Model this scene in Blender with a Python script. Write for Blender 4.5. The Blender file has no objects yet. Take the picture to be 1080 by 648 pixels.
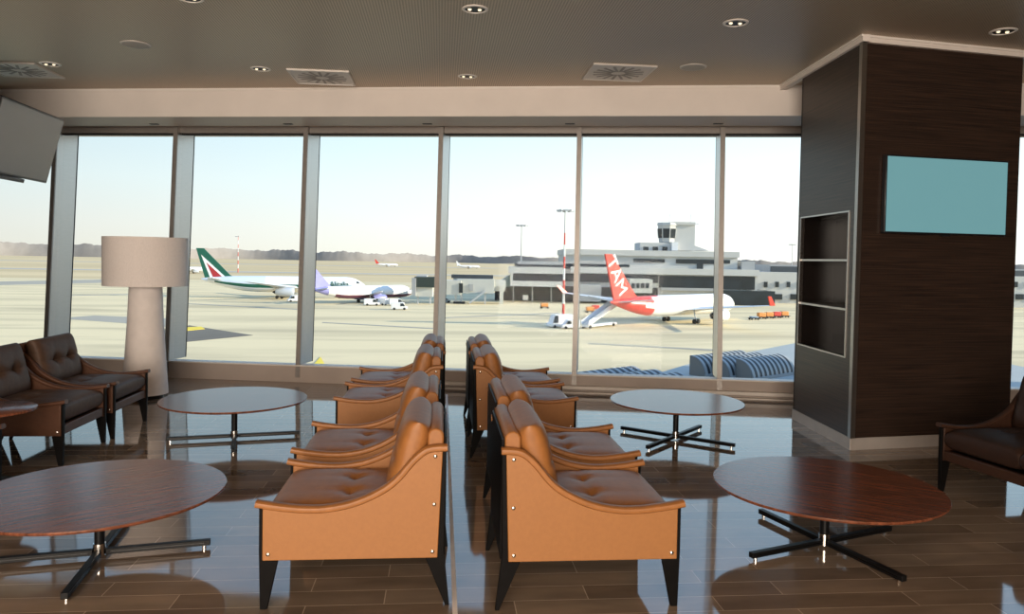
import bpy, math, random
from mathutils import Vector, Matrix
random.seed(7)
S = bpy.context.scene
COL = S.collection
PI = math.pi
rad = math.radians

# ------------------------------------------------------------------ camera
FOC, YAW, PITCH, ROLL, EYE = 800.0, rad(5.36), math.atan(.03), .018, 1.54
PX, PY = 540.0, 297.5
ROT = Matrix.Rotation(-YAW, 3, 'Z') @ Matrix.Rotation(PI/2 - PITCH, 3, 'X') @ Matrix.Rotation(ROLL, 3, 'Z')
cd = bpy.data.cameras.new('camera')
cd.sensor_width = 36
cd.lens = FOC/1080*36
cd.shift_y = (PY - 324)/1080
cd.clip_start, cd.clip_end = .05, 20000
cam = bpy.data.objects.new('camera', cd)
cam.matrix_world = Matrix.Translation((0, 0, EYE)) @ ROT.to_4x4()
COL.objects.link(cam)
S.camera = cam
EYEV = Vector((0, 0, EYE))

def sight(px, py):
    return ROT @ Vector(((px-PX)/FOC, -(py-PY)/FOC, -1))
def at_z(px, py, z):
    d = sight(px, py)
    return EYEV + d*((z-EYE)/d.z)
def at_depth(px, py, dep):
    return EYEV + sight(px, py)*dep

# ------------------------------------------------------------------ materials
def new_mat(name):
    m = bpy.data.materials.new(name)
    m.use_nodes = True
    nt = m.node_tree
    return m, nt, nt.nodes['Principled BSDF']

def mat(name, c, rough=.5, metal=0., var=.08, scale=20., stretch=(1, 1, 1), bump=0., coat=0., spec=.5, emit=None, es=0., sheen=0.):
    m, nt, b = new_mat(name)
    N, Lk = nt.nodes, nt.links
    tc = N.new('ShaderNodeTexCoord')
    mp = N.new('ShaderNodeMapping')
    mp.inputs['Scale'].default_value = stretch
    nz = N.new('ShaderNodeTexNoise')
    nz.inputs['Scale'].default_value = scale
    nz.inputs['Detail'].default_value = 5
    Lk.new(tc.outputs['Object'], mp.inputs['Vector'])
    Lk.new(mp.outputs['Vector'], nz.inputs['Vector'])
    rp = N.new('ShaderNodeValToRGB')
    rp.color_ramp.elements[0].position = .3
    rp.color_ramp.elements[1].position = .7
    rp.color_ramp.elements[0].color = tuple(max(0, v*(1-var)) for v in c) + (1,)
    rp.color_ramp.elements[1].color = tuple(min(1, v*(1+var)) for v in c) + (1,)
    Lk.new(nz.outputs['Fac'], rp.inputs['Fac'])
    Lk.new(rp.outputs['Color'], b.inputs['Base Color'])
    b.inputs['Roughness'].default_value = rough
    b.inputs['Metallic'].default_value = metal
    b.inputs['Specular IOR Level'].default_value = spec
    b.inputs['Coat Weight'].default_value = coat
    if bump:
        bp = N.new('ShaderNodeBump')
        bp.inputs['Strength'].default_value = bump
        bp.inputs['Distance'].default_value = .002
        Lk.new(nz.outputs['Fac'], bp.inputs['Height'])
        Lk.new(bp.outputs['Normal'], b.inputs['Normal'])
    if emit:
        b.inputs['Emission Color'].default_value = emit + (1,)
        b.inputs['Emission Strength'].default_value = es
    return m

M = {}
M['cognac'] = mat('cognac_leather', (.335, .140, .040), .55, var=.04, scale=60, bump=.12)
M['cognac_pad'] = mat('cognac_leather_soft', (.315, .126, .035), .46, var=.1, scale=25, bump=.15, spec=.4)
M['saddle'] = mat('saddle_leather', (.085, .031, .012), .5, var=.1, scale=40, bump=.12)
M['oxblood'] = mat('oxblood_dark_leather', (.030, .014, .009), .5, var=.12, scale=30, bump=.12, spec=.35)  # brown sofa leather, darkened to carry the dim light on that side
M['oxblood_frame'] = mat('dark_chestnut_leather', (.042, .018, .010), .5, var=.1, scale=30, bump=.1, spec=.35)  # sofa frame, the same dimness put into its colour
M['espresso'] = mat('espresso_leather', (.085, .048, .031), .55, var=.15, scale=30, bump=.15, spec=.25)
M['niche'] = mat('dark_lacquer', (.012, .009, .008), .16, var=.2, scale=3)
M['black_wood'] = mat('black_lacquered_wood', (.005, .0045, .0045), .5, var=.2, spec=.08)
M['base_steel'] = mat('satin_baseboard_steel', (.52, .48, .45), .45, .35, var=.05, scale=8)
M['inlay'] = mat('dark_chrome', (.04, .04, .04), .2, 1., var=.02)
M['chrome'] = mat('polished_chrome', (.8, .78, .74), .12, 1., var=.02)
M['black_metal'] = mat('black_metal', (.006, .006, .0065), .42, var=.1, spec=.2)
M['table_wood'] = mat('rosewood_veneer', (.17, .056, .028), .22, var=.5, scale=4, stretch=(1.2, 22, 1), spec=.5)
M['steel'] = mat('brushed_steel', (.46, .44, .42), .33, 1., var=.05, scale=8, stretch=(1, 1, 30))
M['mull_front'] = mat('mullion_bronze_grey', (.30, .275, .255), .4, .35, var=.04)
M['sill'] = mat('sill_beige_panel', (.42, .35, .305), .5, var=.05, scale=3)
M['sill_white'] = mat('convector_cream', (.72, .66, .60), .4, var=.03)
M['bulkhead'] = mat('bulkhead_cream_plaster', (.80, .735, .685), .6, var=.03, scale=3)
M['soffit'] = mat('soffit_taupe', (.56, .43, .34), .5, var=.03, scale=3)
M['trim_white'] = mat('white_trim', (.85, .80, .75), .4, var=.02)
M['wall'] = mat('taupe_wall', (.20, .165, .14), .6, var=.05, scale=3)
M['dark_gap'] = mat('dark_gap', (.012, .011, .01), .7)
M['lamp_shade'] = mat('cream_linen', (.80, .735, .70), .8, var=.05, scale=140, stretch=(1, 1, .3), bump=.1)
M['lamp_body'] = mat('cream_fabric_sleeve', (.80, .735, .70), .75, var=.05, scale=10, bump=.05)
M['grille_white'] = mat('white_diffuser_metal', (.62, .58, .54), .4, .2, var=.03)
M['vane'] = mat('diffuser_vane', (.27, .25, .23), .5, var=.05)
M['bezel'] = mat('black_plastic', (.013, .013, .015), .3, var=.1)
M['screen_dark'] = mat('switched_off_screen', (.21, .215, .22), .22, var=.04, scale=2, spec=.8)  # grey lifted: a bright reflection put into the base colour
M['screen_teal'] = mat('teal_screen', (.03, .06, .065), .35, var=.04, scale=6, emit=(.19, .42, .45), es=.5)
M['bulb'] = mat('lit_bulb', (1, .9, .7), .3, emit=(1., .82, .55), es=.8)
M['speaker_cloth'] = mat('speaker_grille', (.52, .48, .43), .7, var=.04, scale=200)
M['strip'] = mat('pale_metal_inlay', (.85, .76, .70), .5, 0., var=.04)
# outdoors
M['white_paint'] = mat('aircraft_white', (.80, .80, .80), .35, var=.02, scale=.3)
M['bluewhite'] = mat('aircraft_pale_blue_white', (.62, .70, .80), .35, var=.02, scale=.3)
M['fin_green'] = mat('aircraft_green', (.008, .10, .065), .35, var=.1, scale=.3)
M['fin_red'] = mat('aircraft_dark_red', (.38, .025, .03), .35, var=.1, scale=.3)
M['tam_red'] = mat('aircraft_bright_red', (.62, .045, .03), .35, var=.06, scale=.3)
M['purple'] = mat('aircraft_violet', (.26, .26, .56), .35, var=.1, scale=.3)
M['darkbelly'] = mat('aircraft_maroon_belly', (.16, .06, .09), .4, var=.1, scale=.3)
M['wing_grey'] = mat('wing_grey', (.55, .58, .62), .4, var=.04, scale=.3)
M['engine_grey'] = mat('engine_grey', (.52, .55, .60), .4, var=.04, scale=.3)
M['tyre'] = mat('tyre_rubber', (.015, .015, .016), .7)
M['dark_glass'] = mat('dark_glazing', (.018, .026, .034), .18, var=.3, scale=.15, spec=.6)
M['conc_white'] = mat('pale_concrete_cladding', (.56, .55, .52), .7, var=.05, scale=.1)
M['conc_grey'] = mat('grey_concrete_cladding', (.40, .40, .395), .7, var=.06, scale=.1)
M['roof_dark'] = mat('dark_roofing', (.06, .068, .075), .6, var=.1, scale=.1)
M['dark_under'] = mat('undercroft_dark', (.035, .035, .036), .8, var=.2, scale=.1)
M['bridge'] = mat('jet_bridge_panel', (.58, .57, .52), .5, var=.06, scale=.2)
M['canopy'] = mat('dark_green_canopy', (.03, .045, .038), .6)
M['bridge_green'] = mat('jet_bridge_green_grey', (.20, .25, .22), .5, var=.06, scale=.2)
M['mast_red'] = mat('mast_red', (.62, .07, .05), .5)
M['mast_white'] = mat('mast_white', (.75, .75, .74), .5)
M['mast_grey'] = mat('mast_grey', (.48, .49, .50), .5)
M['van_white'] = mat('vehicle_white', (.75, .75, .76), .35, var=.02)
M['van_blue'] = mat('vehicle_blue_grey', (.25, .33, .42), .35, var=.05)
M['cart_orange'] = mat('cart_orange', (.75, .30, .08), .5, var=.2, scale=1)
M['cart_red'] = mat('cart_red', (.62, .06, .04), .5, var=.1, scale=1)
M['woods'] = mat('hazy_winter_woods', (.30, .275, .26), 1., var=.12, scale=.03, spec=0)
M['field'] = mat('dry_grass_field', (.62, .49, .30), 1., var=.12, scale=.006, stretch=(.3, 2, 1), spec=0)
M['taxi'] = mat('taxiway_concrete', (.46, .42, .36), .9, var=.06, scale=.02, spec=.1)
M['asphalt'] = mat('dark_asphalt_patch', (.19, .17, .14), .9, var=.1, scale=.1, spec=.1)  # shadow tone for the apron, painted as a darker colour
M['asphalt_mid'] = mat('worn_asphalt_strip', (.40, .365, .30), .9, var=.06, scale=.05, spec=.1)
M['yellow'] = mat('yellow_paint', (.85, .62, .05), .7)
M['deck'] = mat('pale_blue_roof_membrane', (.37, .38, .36), .6, var=.05, scale=.3)
M['vault_grey'] = mat('vault_end_grey', (.19, .18, .165), .5, var=.05, scale=.5)
M['vault_blue'] = mat('vault_blue_sheet', (.022, .025, .03), .45, var=.1, scale=1)
M['vault_rib'] = mat('vault_pale_rib', (.31, .32, .32), .4, var=.05, scale=1)
M['shell'] = mat('terminal_outer_cladding', (.42, .41, .39), .7, var=.05, scale=.2)

# apron: pale concrete slabs with worn wheel tracks
m, nt, b = new_mat('apron_concrete')
N, Lk = nt.nodes, nt.links
tc = N.new('ShaderNodeTexCoord'); mp = N.new('ShaderNodeMapping')
mp.inputs['Scale'].default_value = (.008, .05, 1)
nz = N.new('ShaderNodeTexNoise'); nz.inputs['Scale'].default_value = 1.6; nz.inputs['Detail'].default_value = 6
nz.inputs['Distortion'].default_value = .6
Lk.new(tc.outputs['Object'], mp.inputs['Vector']); Lk.new(mp.outputs['Vector'], nz.inputs['Vector'])
rp = N.new('ShaderNodeValToRGB')
rp.color_ramp.elements[0].position = .32; rp.color_ramp.elements[0].color = (.55, .455, .29, 1)
rp.color_ramp.elements[1].position = .56; rp.color_ramp.elements[1].color = (.76, .625, .39, 1)
Lk.new(nz.outputs['Fac'], rp.inputs['Fac']); Lk.new(rp.outputs['Color'], b.inputs['Base Color'])
b.inputs['Roughness'].default_value = .9; b.inputs['Specular IOR Level'].default_value = .1
M['apron'] = m

# floor: polished stone planks, staggered, with pale joints
m, nt, b = new_mat('polished_stone_planks')
N, Lk = nt.nodes, nt.links
tc = N.new('ShaderNodeTexCoord'); mp = N.new('ShaderNodeMapping')
Lk.new(tc.outputs['Object'], mp.inputs['Vector'])
mp.inputs['Location'].default_value = (.23, -.02, 0)
br = N.new('ShaderNodeTexBrick')
br.offset = .37; br.offset_frequency = 2; br.squash = 1; br.squash_frequency = 2
br.inputs['Scale'].default_value = 1
br.inputs['Brick Width'].default_value = .92
br.inputs['Row Height'].default_value = .145
br.inputs['Mortar Size'].default_value = .0022
br.inputs['Mortar Smooth'].default_value = 0
br.inputs['Bias'].default_value = 0
br.inputs['Color1'].default_value = (.20, .150, .112, 1)
br.inputs['Color2'].default_value = (.335, .26, .195, 1)
br.inputs['Mortar'].default_value = (.58, .48, .38, 1)
Lk.new(mp.outputs['Vector'], br.inputs['Vector'])
nz = N.new('ShaderNodeTexNoise'); nz.inputs['Scale'].default_value = 3; nz.inputs['Detail'].default_value = 6
mp2 = N.new('ShaderNodeMapping'); mp2.inputs['Scale'].default_value = (.7, 2.2, 1)
Lk.new(tc.outputs['Object'], mp2.inputs['Vector']); Lk.new(mp2.outputs['Vector'], nz.inputs['Vector'])
rp = N.new('ShaderNodeValToRGB')
rp.color_ramp.elements[0].position = .3; rp.color_ramp.elements[0].color = (.72, .70, .68, 1)
rp.color_ramp.elements[1].position = .7; rp.color_ramp.elements[1].color = (1.15, 1.1, 1.05, 1)
Lk.new(nz.outputs['Fac'], rp.inputs['Fac'])
mx = N.new('ShaderNodeMix'); mx.data_type = 'RGBA'; mx.blend_type = 'MULTIPLY'; mx.inputs['Factor'].default_value = 1
Lk.new(br.outputs['Color'], mx.inputs['A']); Lk.new(rp.outputs['Color'], mx.inputs['B'])
Lk.new(mx.outputs['Result'], b.inputs['Base Color'])
b.inputs['Roughness'].default_value = .055
b.inputs['IOR'].default_value = 2.2
b.inputs['Specular IOR Level'].default_value = .5
M['floor'] = m

# ceiling: perforated metal trays
m, nt, b = new_mat('perforated_metal_ceiling')
N, Lk = nt.nodes, nt.links
tc = N.new('ShaderNodeTexCoord')
vor = N.new('ShaderNodeTexVoronoi'); vor.inputs['Scale'].default_value = 45; vor.inputs['Randomness'].default_value = 0
vor.voronoi_dimensions = '2D'
Lk.new(tc.outputs['Object'], vor.inputs['Vector'])
rp = N.new('ShaderNodeValToRGB')
rp.color_ramp.elements[0].position = .22; rp.color_ramp.elements[0].color = (.21, .165, .12, 1)
rp.color_ramp.elements[1].position = .36; rp.color_ramp.elements[1].color = (.55, .435, .32, 1)
Lk.new(vor.outputs['Distance'], rp.inputs['Fac']); Lk.new(rp.outputs['Color'], b.inputs['Base Color'])
b.inputs['Metallic'].default_value = .35; b.inputs['Roughness'].default_value = .45
M['ceiling'] = m

# wenge veneer, horizontal grain
m, nt, b = new_mat('wenge_veneer')
N, Lk = nt.nodes, nt.links
tc = N.new('ShaderNodeTexCoord'); mp = N.new('ShaderNodeMapping')
mp.inputs['Scale'].default_value = (1.1, 1.1, 75)
nz = N.new('ShaderNodeTexNoise'); nz.inputs['Scale'].default_value = 1.5; nz.inputs['Detail'].default_value = 7; nz.inputs['Distortion'].default_value = .4
Lk.new(tc.outputs['Object'], mp.inputs['Vector']); Lk.new(mp.outputs['Vector'], nz.inputs['Vector'])
rp = N.new('ShaderNodeValToRGB')
rp.color_ramp.elements[0].position = .32; rp.color_ramp.elements[0].color = (.011, .0065, .005, 1)
rp.color_ramp.elements[1].position = .72; rp.color_ramp.elements[1].color = (.054, .030, .020, 1)
Lk.new(nz.outputs['Fac'], rp.inputs['Fac']); Lk.new(rp.outputs['Color'], b.inputs['Base Color'])
b.inputs['Roughness'].default_value = .42
M['wenge'] = m

# window glass
m = bpy.data.materials.new('clear_window_glass'); m.use_nodes = True
nt = m.node_tree; N, Lk = nt.nodes, nt.links
N.remove(N['Principled BSDF'])
tr = N.new('ShaderNodeBsdfTransparent'); tr.inputs['Color'].default_value = (.97, .985, .98, 1)
gl = N.new('ShaderNodeBsdfGlossy'); gl.inputs['Roughness'].default_value = .01
fr = N.new('ShaderNodeFresnel'); fr.inputs['IOR'].default_value = 1.12
ms = N.new('ShaderNodeMixShader')
Lk.new(fr.outputs['Fac'], ms.inputs['Fac']); Lk.new(tr.outputs[0], ms.inputs[1]); Lk.new(gl.outputs[0], ms.inputs[2])
Lk.new(ms.outputs[0], N['Material Output'].inputs['Surface'])
M['glass'] = m

# ------------------------------------------------------------------ mesh builder
class MB:
    def __init__(s): s.v, s.f, s.mi = [], [], []
    def add(s, vs, fs, mi=0):
        o = len(s.v)
        s.v += [tuple(p) for p in vs]
        for f in fs:
            s.f.append([o+i for i in f]); s.mi.append(mi)
        return s
    def box(s, x0, x1, y0, y1, z0, z1, mi=0):
        return s.obox((0, 0, 0), (1, 0, 0), (0, 1, 0), (0, 0, 1), x0, x1, y0, y1, z0, z1, mi)
    def obox(s, o, a, b, c, a0, a1, b0, b1, c0, c1, mi=0):
        o, a, b, c = Vector(o), Vector(a), Vector(b), Vector(c)
        vs = [o + a*x + b*y + c*z for z in (c0, c1) for y in (b0, b1) for x in (a0, a1)]
        return s.add(vs, [(0, 2, 3, 1), (4, 5, 7, 6), (0, 1, 5, 4), (2, 6, 7, 3), (0, 4, 6, 2), (1, 3, 7, 5)], mi)
    def prism(s, poly, o, a, b, c, c0, c1, mi=0):
        o, a, b, c = Vector(o), Vector(a), Vector(b), Vector(c)
        n = len(poly)
        vs = [o + a*p[0] + b*p[1] + c*c0 for p in poly] + [o + a*p[0] + b*p[1] + c*c1 for p in poly]
        fs = [tuple(range(n))[::-1], tuple(range(n, 2*n))] + [(i, (i+1) % n, n+(i+1) % n, n+i) for i in range(n)]
        return s.add(vs, fs, mi)
    def tube(s, pts, rs, n=16, caps=True, mi=0):
        pts = [Vector(p) for p in pts]
        if not hasattr(rs, '__len__'): rs = [rs]*len(pts)
        vs, fs = [], []
        for i, p in enumerate(pts):
            t = (pts[min(i+1, len(pts)-1)] - pts[max(i-1, 0)]).normalized()
            u = t.orthogonal().normalized() if abs(t.z) < .99 else Vector((1, 0, 0))
            if abs(t.z) < .99: u = t.cross(Vector((0, 0, 1))).normalized()
            w = t.cross(u)
            for k in range(n):
                q = 2*PI*k/n
                vs.append(p + (u*math.cos(q) + w*math.sin(q))*rs[i])
        for i in range(len(pts)-1):
            for k in range(n):
                fs.append((i*n+k, i*n+(k+1) % n, (i+1)*n+(k+1) % n, (i+1)*n+k))
        if caps:
            fs.append(tuple(range(n))[::-1]); fs.append(tuple(range((len(pts)-1)*n, len(pts)*n)))
        return s.add(vs, fs, mi)
    def lathe(s, prof, n=48, c=(0, 0, 0), mi=0, closed=True):
        vs, fs = [], []
        for r, z in prof:
            for k in range(n):
                q = 2*PI*k/n
                vs.append((c[0]+r*math.cos(q), c[1]+r*math.sin(q), c[2]+z))
        L = len(prof)
        for i in range(L-1):
            for k in range(n):
                fs.append((i*n+k, i*n+(k+1) % n, (i+1)*n+(k+1) % n, (i+1)*n+k))
        if closed:
            fs.append(tuple(range(n))[::-1]); fs.append(tuple(range((L-1)*n, L*n)))
        return s.add(vs, fs, mi)
    def build(s, name, mt, parent=None, smooth=False, bevel=0., seg=2, loc=None):
        me = bpy.data.meshes.new(name)
        me.from_pydata(s.v, [], s.f)
        for x in (mt if isinstance(mt, (list, tuple)) else [mt]): me.materials.append(M[x])
        me.polygons.foreach_set('material_index', s.mi)
        import bmesh
        bm = bmesh.new(); bm.from_mesh(me)
        bmesh.ops.recalc_face_normals(bm, faces=bm.faces)
        bm.to_mesh(me); bm.free()
        if smooth:
            me.polygons.foreach_set('use_smooth', [True]*len(me.polygons))
            try: me.set_sharp_from_angle(angle=rad(38))
            except Exception: pass
        o = bpy.data.objects.new(name, me)
        COL.objects.link(o)
        if parent: o.parent = parent
        if loc is not None: o.location = loc
        if bevel:
            md = o.modifiers.new('edge', 'BEVEL'); md.width = bevel; md.segments = seg; md.limit_method = 'ANGLE'
            me.polygons.foreach_set('use_smooth', [True]*len(me.polygons))
            try: me.set_sharp_from_angle(angle=rad(60))
            except Exception: pass
        return o

def tag(o, label=None, cat=None, group=None, kind=None):
    for k, v in (('label', label), ('category', cat), ('group', group), ('kind', kind)):
        if v: o[k] = v
    return o
def root(name, loc=(0, 0, 0), rz=0., **kw):
    o = bpy.data.objects.new(name, None)
    o.empty_display_size = .2
    o.location = loc; o.rotation_euler = (0, 0, rz)
    COL.objects.link(o)
    return tag(o, **kw)
def copy_tree(o, parent=None):
    c = o.copy(); COL.objects.link(c)
    if parent: c.parent = parent
    for ch in [k for k in S.objects if k.parent == o]: copy_tree(ch, c)
    return c

def cushion(sx, sy, sz, tufts=(), n=30, pw=5., crease=True, dip=.03, ex=.42):
    """pillow in local axes, tufted on the +z side; tufts in -1..1"""
    mb = MB(); vs = []; fs = []
    tt = [math.sin(PI/2*(-1+2*i/n)) for i in range(n+1)]
    for side in (1, -1):
        for j in range(n+1):
            for i in range(n+1):
                u, v = tt[i], tt[j]
                e = max(0, (1-abs(u)**pw)*(1-abs(v)**pw))**ex
                z = sz/2*e*(1 + .12*(1-u*u)*(1-v*v))
                if side > 0:
                    x, y = u*sx/2, v*sy/2
                    for a, b_ in tufts:
                        ax, ay = a*sx/2, b_*sy/2
                        dx, dy = x-ax, y-ay
                        r2 = dx*dx+dy*dy
                        z -= dip*math.exp(-r2/(2*.028**2))*e
                        if crease:
                            fall = math.exp(-abs(dy)/(.30*sy))
                            z -= dip*.42*math.exp(-dx*dx/(2*.011**2))*fall*e
                            fall = math.exp(-abs(dx)/(.30*sx))
                            z -= dip*.42*math.exp(-dy*dy/(2*.011**2))*fall*e
                k = 1 - .03*(1-e)
                vs.append((u*sx/2, v*sy/2, side*z))
    w = n+1
    for sd in (0, 1):
        o = sd*w*w
        for j in range(n):
            for i in range(n):
                q = (o+j*w+i, o+j*w+i+1, o+(j+1)*w+i+1, o+(j+1)*w+i)
                fs.append(q if sd == 0 else q[::-1])
    mb.add(vs, fs)
    return mb

def weld(o, d=1e-4):
    import bmesh
    bm = bmesh.new(); bm.from_mesh(o.data)
    bmesh.ops.remove_doubles(bm, verts=bm.verts, dist=d)
    bmesh.ops.recalc_face_normals(bm, faces=bm.faces)
    bm.to_mesh(o.data); bm.free()

def bake(o, mtx):
    o.data.transform(mtx); return o

# ------------------------------------------------------------------ room shell
ZC = 3.42
def fac_y(x, z=0, off=0): return 9.02 - .2*x + .065*z + off
UF = Vector((1, -.2, 0)).normalized()            # along the facade, left to right
NF = Vector((.2, 1, 0)).normalized()             # outwards
UPF = Vector((.065*NF.x*.98, .065*.98, 1))       # the facade leans outwards

fl = MB().add([(-9, -5, 0), (9.5, -5, 0), (9.5, fac_y(9.5, 0, .05), 0), (-9, fac_y(-9, 0, .05), 0),
               (-9, -5, -.3), (9.5, -5, -.3), (9.5, fac_y(9.5, 0, .05), -.3), (-9, fac_y(-9, 0, .05), -.3)],
              [(0, 1, 2, 3), (7, 6, 5, 4), (0, 4, 5, 1), (1, 5, 6, 2), (2, 6, 7, 3), (3, 7, 4, 0)])
tag(fl.build('floor', 'floor'), kind='structure')
cy = lambda x: 8.44 - .2*x
ce = MB().add([(-9, -5, ZC), (9.5, -5, ZC), (9.5, cy(9.5), ZC), (-9, cy(-9), ZC),
               (-9, -5, ZC+.2), (9.5, -5, ZC+.2), (9.5, cy(9.5), ZC+.2), (-9, cy(-9), ZC+.2)],
              [(0, 3, 2, 1), (4, 5, 6, 7), (0, 1, 5, 4), (1, 2, 6, 5), (2, 3, 7, 6), (3, 0, 4, 7)])
tag(ce.build('ceiling', 'ceiling'), kind='structure')
st = MB().box(.072, .094, 2.2, 8.55, .0003, .0012)
tag(st.build('trim_1', 'strip'), kind='structure')
tag(MB().box(-4.1, -3.97, -5, 6.75, 0, ZC).build('wall_left', 'wall'), kind='structure')
tag(MB().box(-9, 9.5, -5.15, -5, 0, ZC).build('wall_back', 'wall'), kind='structure')
tag(MB().box(9.5, 9.65, -5, 7.2, 0, ZC).build('wall_right', 'wall'), kind='structure')
tag(MB().box(-9.15, -9, -5, 10.9, 0, ZC).build('wall_side', 'wall'), kind='structure')

# bulkhead over the windows: front fascia, soffit with a stepped blind pocket
o0 = Vector((0, 8.44, 0))
bk = root('trim_2', kind='structure')
MB().obox(o0, UF, NF, (0, 0, 1), -9, 9.6, 0, .03, 3.1, ZC+.15).build('bulkhead_fascia', 'bulkhead', bk)
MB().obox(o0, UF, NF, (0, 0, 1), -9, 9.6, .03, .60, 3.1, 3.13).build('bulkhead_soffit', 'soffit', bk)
MB().obox(o0, UF, NF, (0, 0, 1), -9, 9.6, -.012, 0, ZC-.022, ZC).build('ceiling_edge', 'trim_white', bk)
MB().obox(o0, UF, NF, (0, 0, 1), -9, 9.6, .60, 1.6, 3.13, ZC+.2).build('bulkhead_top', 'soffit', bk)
# wall below the glass
kw = root('wall_front', kind='structure')
k0 = Vector((0, 9.02, 0))
MB().obox(k0, UF, NF, (0, 0, 1), -9, 9.6, .0, .12, 0, .195).build('kick_panel', 'sill', kw)
MB().obox(k0, UF, NF, (0, 0, 1), -9, 9.6, -.012, .16, .195, .21).build('sill_cap', 'sill_white', kw)
MB().obox(k0, UF, NF, (0, 0, 1), .0, 9.6, -.09, 0, .045, .085).build('convector_cover', 'sill_white', kw, bevel=.006)
MB().obox(k0, UF, NF, (0, 0, 1), .0, 9.6, -.07, 0, 0, .012).build('floor_grille', 'sill_white', kw)

# windows: glass pane, mullion (deep bronze fin), head rail
mull = [-9.1, -8.15, -6.55, -4.94, -3.36, -1.71, -.06, 1.565, 3.19, 4.82, 6.85, 8.3, 9.4]
ang = rad(-1.5)
UM = Matrix.Rotation(ang, 3, 'Z') @ UF
NM = Matrix.Rotation(ang, 3, 'Z') @ NF
for i in range(len(mull)-1):
    x0, x1 = mull[i], mull[i+1]
    w = root('window_%d' % (i+1), kind='structure')
    a = Vector((x0, fac_y(x0, 0, .10), 0)); ln = (x1-x0)*math.sqrt(1.04)
    MB().obox(a, UF, NF, UPF, 0, ln, -.004, .004, .21, 3.12).build('glass_pane', 'glass', w)
    MB().obox(a, UF, NF, UPF, 0, ln, -.05, .05, 3.05, 3.13).build('head_rail', 'mull_front', w)
    MB().obox(a, UF, NF, UPF, 0, ln, -.02, .03, 3.03, 3.05).build('head_gasket', 'dark_gap', w)
    if 0 < i:
        f = Vector((x0, fac_y(x0), 0))
        mu = MB().obox(f, UM, NM, UPF, -.0275, .0275, -.02, .0, .06, 3.12).build('mullion', 'mull_front', w)
        MB().obox(f, UM, NM, UPF, -.0275, .0275, .0, .36, .21, 3.12).build('mullion_fin', 'steel', mu)
        MB().obox(f, UM, NM, UPF, -.029, .029, .36, .38, .21, 3.12).build('mullion_gasket', 'dark_gap', mu)
        MB().obox(f, UF, NF, (0, 0, 1), -.16, -.05, -.13, -.09, 3.094, 3.1).build('blind_slot', 'dark_gap', mu)

# ------------------------------------------------------------------ pillar with niche
C3 = Vector((3.419, 5.983, 0)); UL = Vector((.0728, .9973, 0)); UE = Vector((.9903, .139, 0))
ZP = 3.366
IL = Vector((UL.y, -UL.x, 0))    # inwards from the left face
IE = Vector((-UE.y, UE.x, 0))    # inwards from the front face
Z = Vector((0, 0, 1))
pl = root('pillar', kind='structure')
n0, n1, nz0, nz1, nd = .16, 1.16, .765, 1.99, .34
LL, LE = 1.236, 1.602
fm = MB()
fm.obox(C3, UL, IL, Z, 0, LL, 0, .03, .1, nz0); fm.obox(C3, UL, IL, Z, 0, LL, 0, .03, nz1, ZP)
fm.obox(C3, UL, IL, Z, 0, n0, 0, .03, nz0, nz1); fm.obox(C3, UL, IL, Z, n1, LL, 0, .03, nz0, nz1)
fm.build('side_cladding', 'wenge', pl)
MB().obox(C3, UE, IE, Z, 0, LE, 0, .03, .1, ZP).build('front_cladding', 'wenge', pl)
E3 = C3 + UE*LE
MB().obox(E3, UL, IL, Z, 0, LL+.2, -.03, 0, 0, ZP).build('end_cladding', 'wenge', pl)
MB().obox(C3+UL*LL, UE, UL, Z, 0, LE, -.03, 0, 0, ZP).build('back_cladding', 'wenge', pl)
ni = MB()
ni.obox(C3, UL, IL, Z, n0, n1, nd, nd+.02, nz0, nz1)
ni.obox(C3, UL, IL, Z, n0-.02, n0, .03, nd+.02, nz0, nz1); ni.obox(C3, UL, IL, Z, n1, n1+.02, .03, nd+.02, nz0, nz1)
ni.obox(C3, UL, IL, Z, n0, n1, .03, nd, nz0-.02, nz0); ni.obox(C3, UL, IL, Z, n0, n1, .03, nd, nz1, nz1+.02)
ni.build('niche_lining', 'niche', pl)
for zz in (1.162, 1.582):
    MB().obox(C3, UL, IL, Z, n0, n1, .004, nd, zz-.009, zz+.009).build('niche_shelf', 'steel', pl)
MB().obox(C3, UL, IL, Z, .66, .675, nd-.012, nd, nz0, nz1).build('niche_joint', 'black_metal', pl)
nf = MB()
nf.obox(C3, UL, IL, Z, n0-.013, n0, -.006, .03, nz0-.013, nz1+.013); nf.obox(C3, UL, IL, Z, n1, n1+.013, -.006, .03, nz0-.013, nz1+.013)
nf.obox(C3, UL, IL, Z, n0, n1, -.006, .03, nz0-.013, nz0); nf.obox(C3, UL, IL, Z, n0, n1, -.006, .03, nz1, nz1+.013)
nf.build('niche_frame', 'steel', pl)
MB().add([C3 + Vector(p) for p in ((-.014, .03, .1), (-.014, -.014, .1), (.03, -.01, .1), (.02, .01, .1))] +
         [C3 + Vector(p) for p in ((-.014, .03, ZP), (-.014, -.014, ZP), (.03, -.01, ZP), (.02, .01, ZP))],
         [(3, 2, 1, 0), (4, 5, 6, 7), (0, 1, 5, 4), (1, 2, 6, 5), (2, 3, 7, 6), (3, 0, 4, 7)]).build('corner_trim', 'steel', pl)
bb = MB()
bb.obox(C3, UL, IL, Z, 0, LL, -.008, .02, 0, .1); bb.obox(C3, UE, IE, Z, 0, LE, -.008, .02, 0, .1)
bb.build('metal_baseboard', 'base_steel', pl)
co = MB()
co.obox(C3, UL, IL, Z, -.05, 1.85, -.03, .03, ZP, ZC); co.obox(C3, UE, IE, Z, -.02, LE+2.5, -.03, .03, ZP, ZC)
co.build('cornice', 'bulkhead', pl)
ct = MB()
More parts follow.
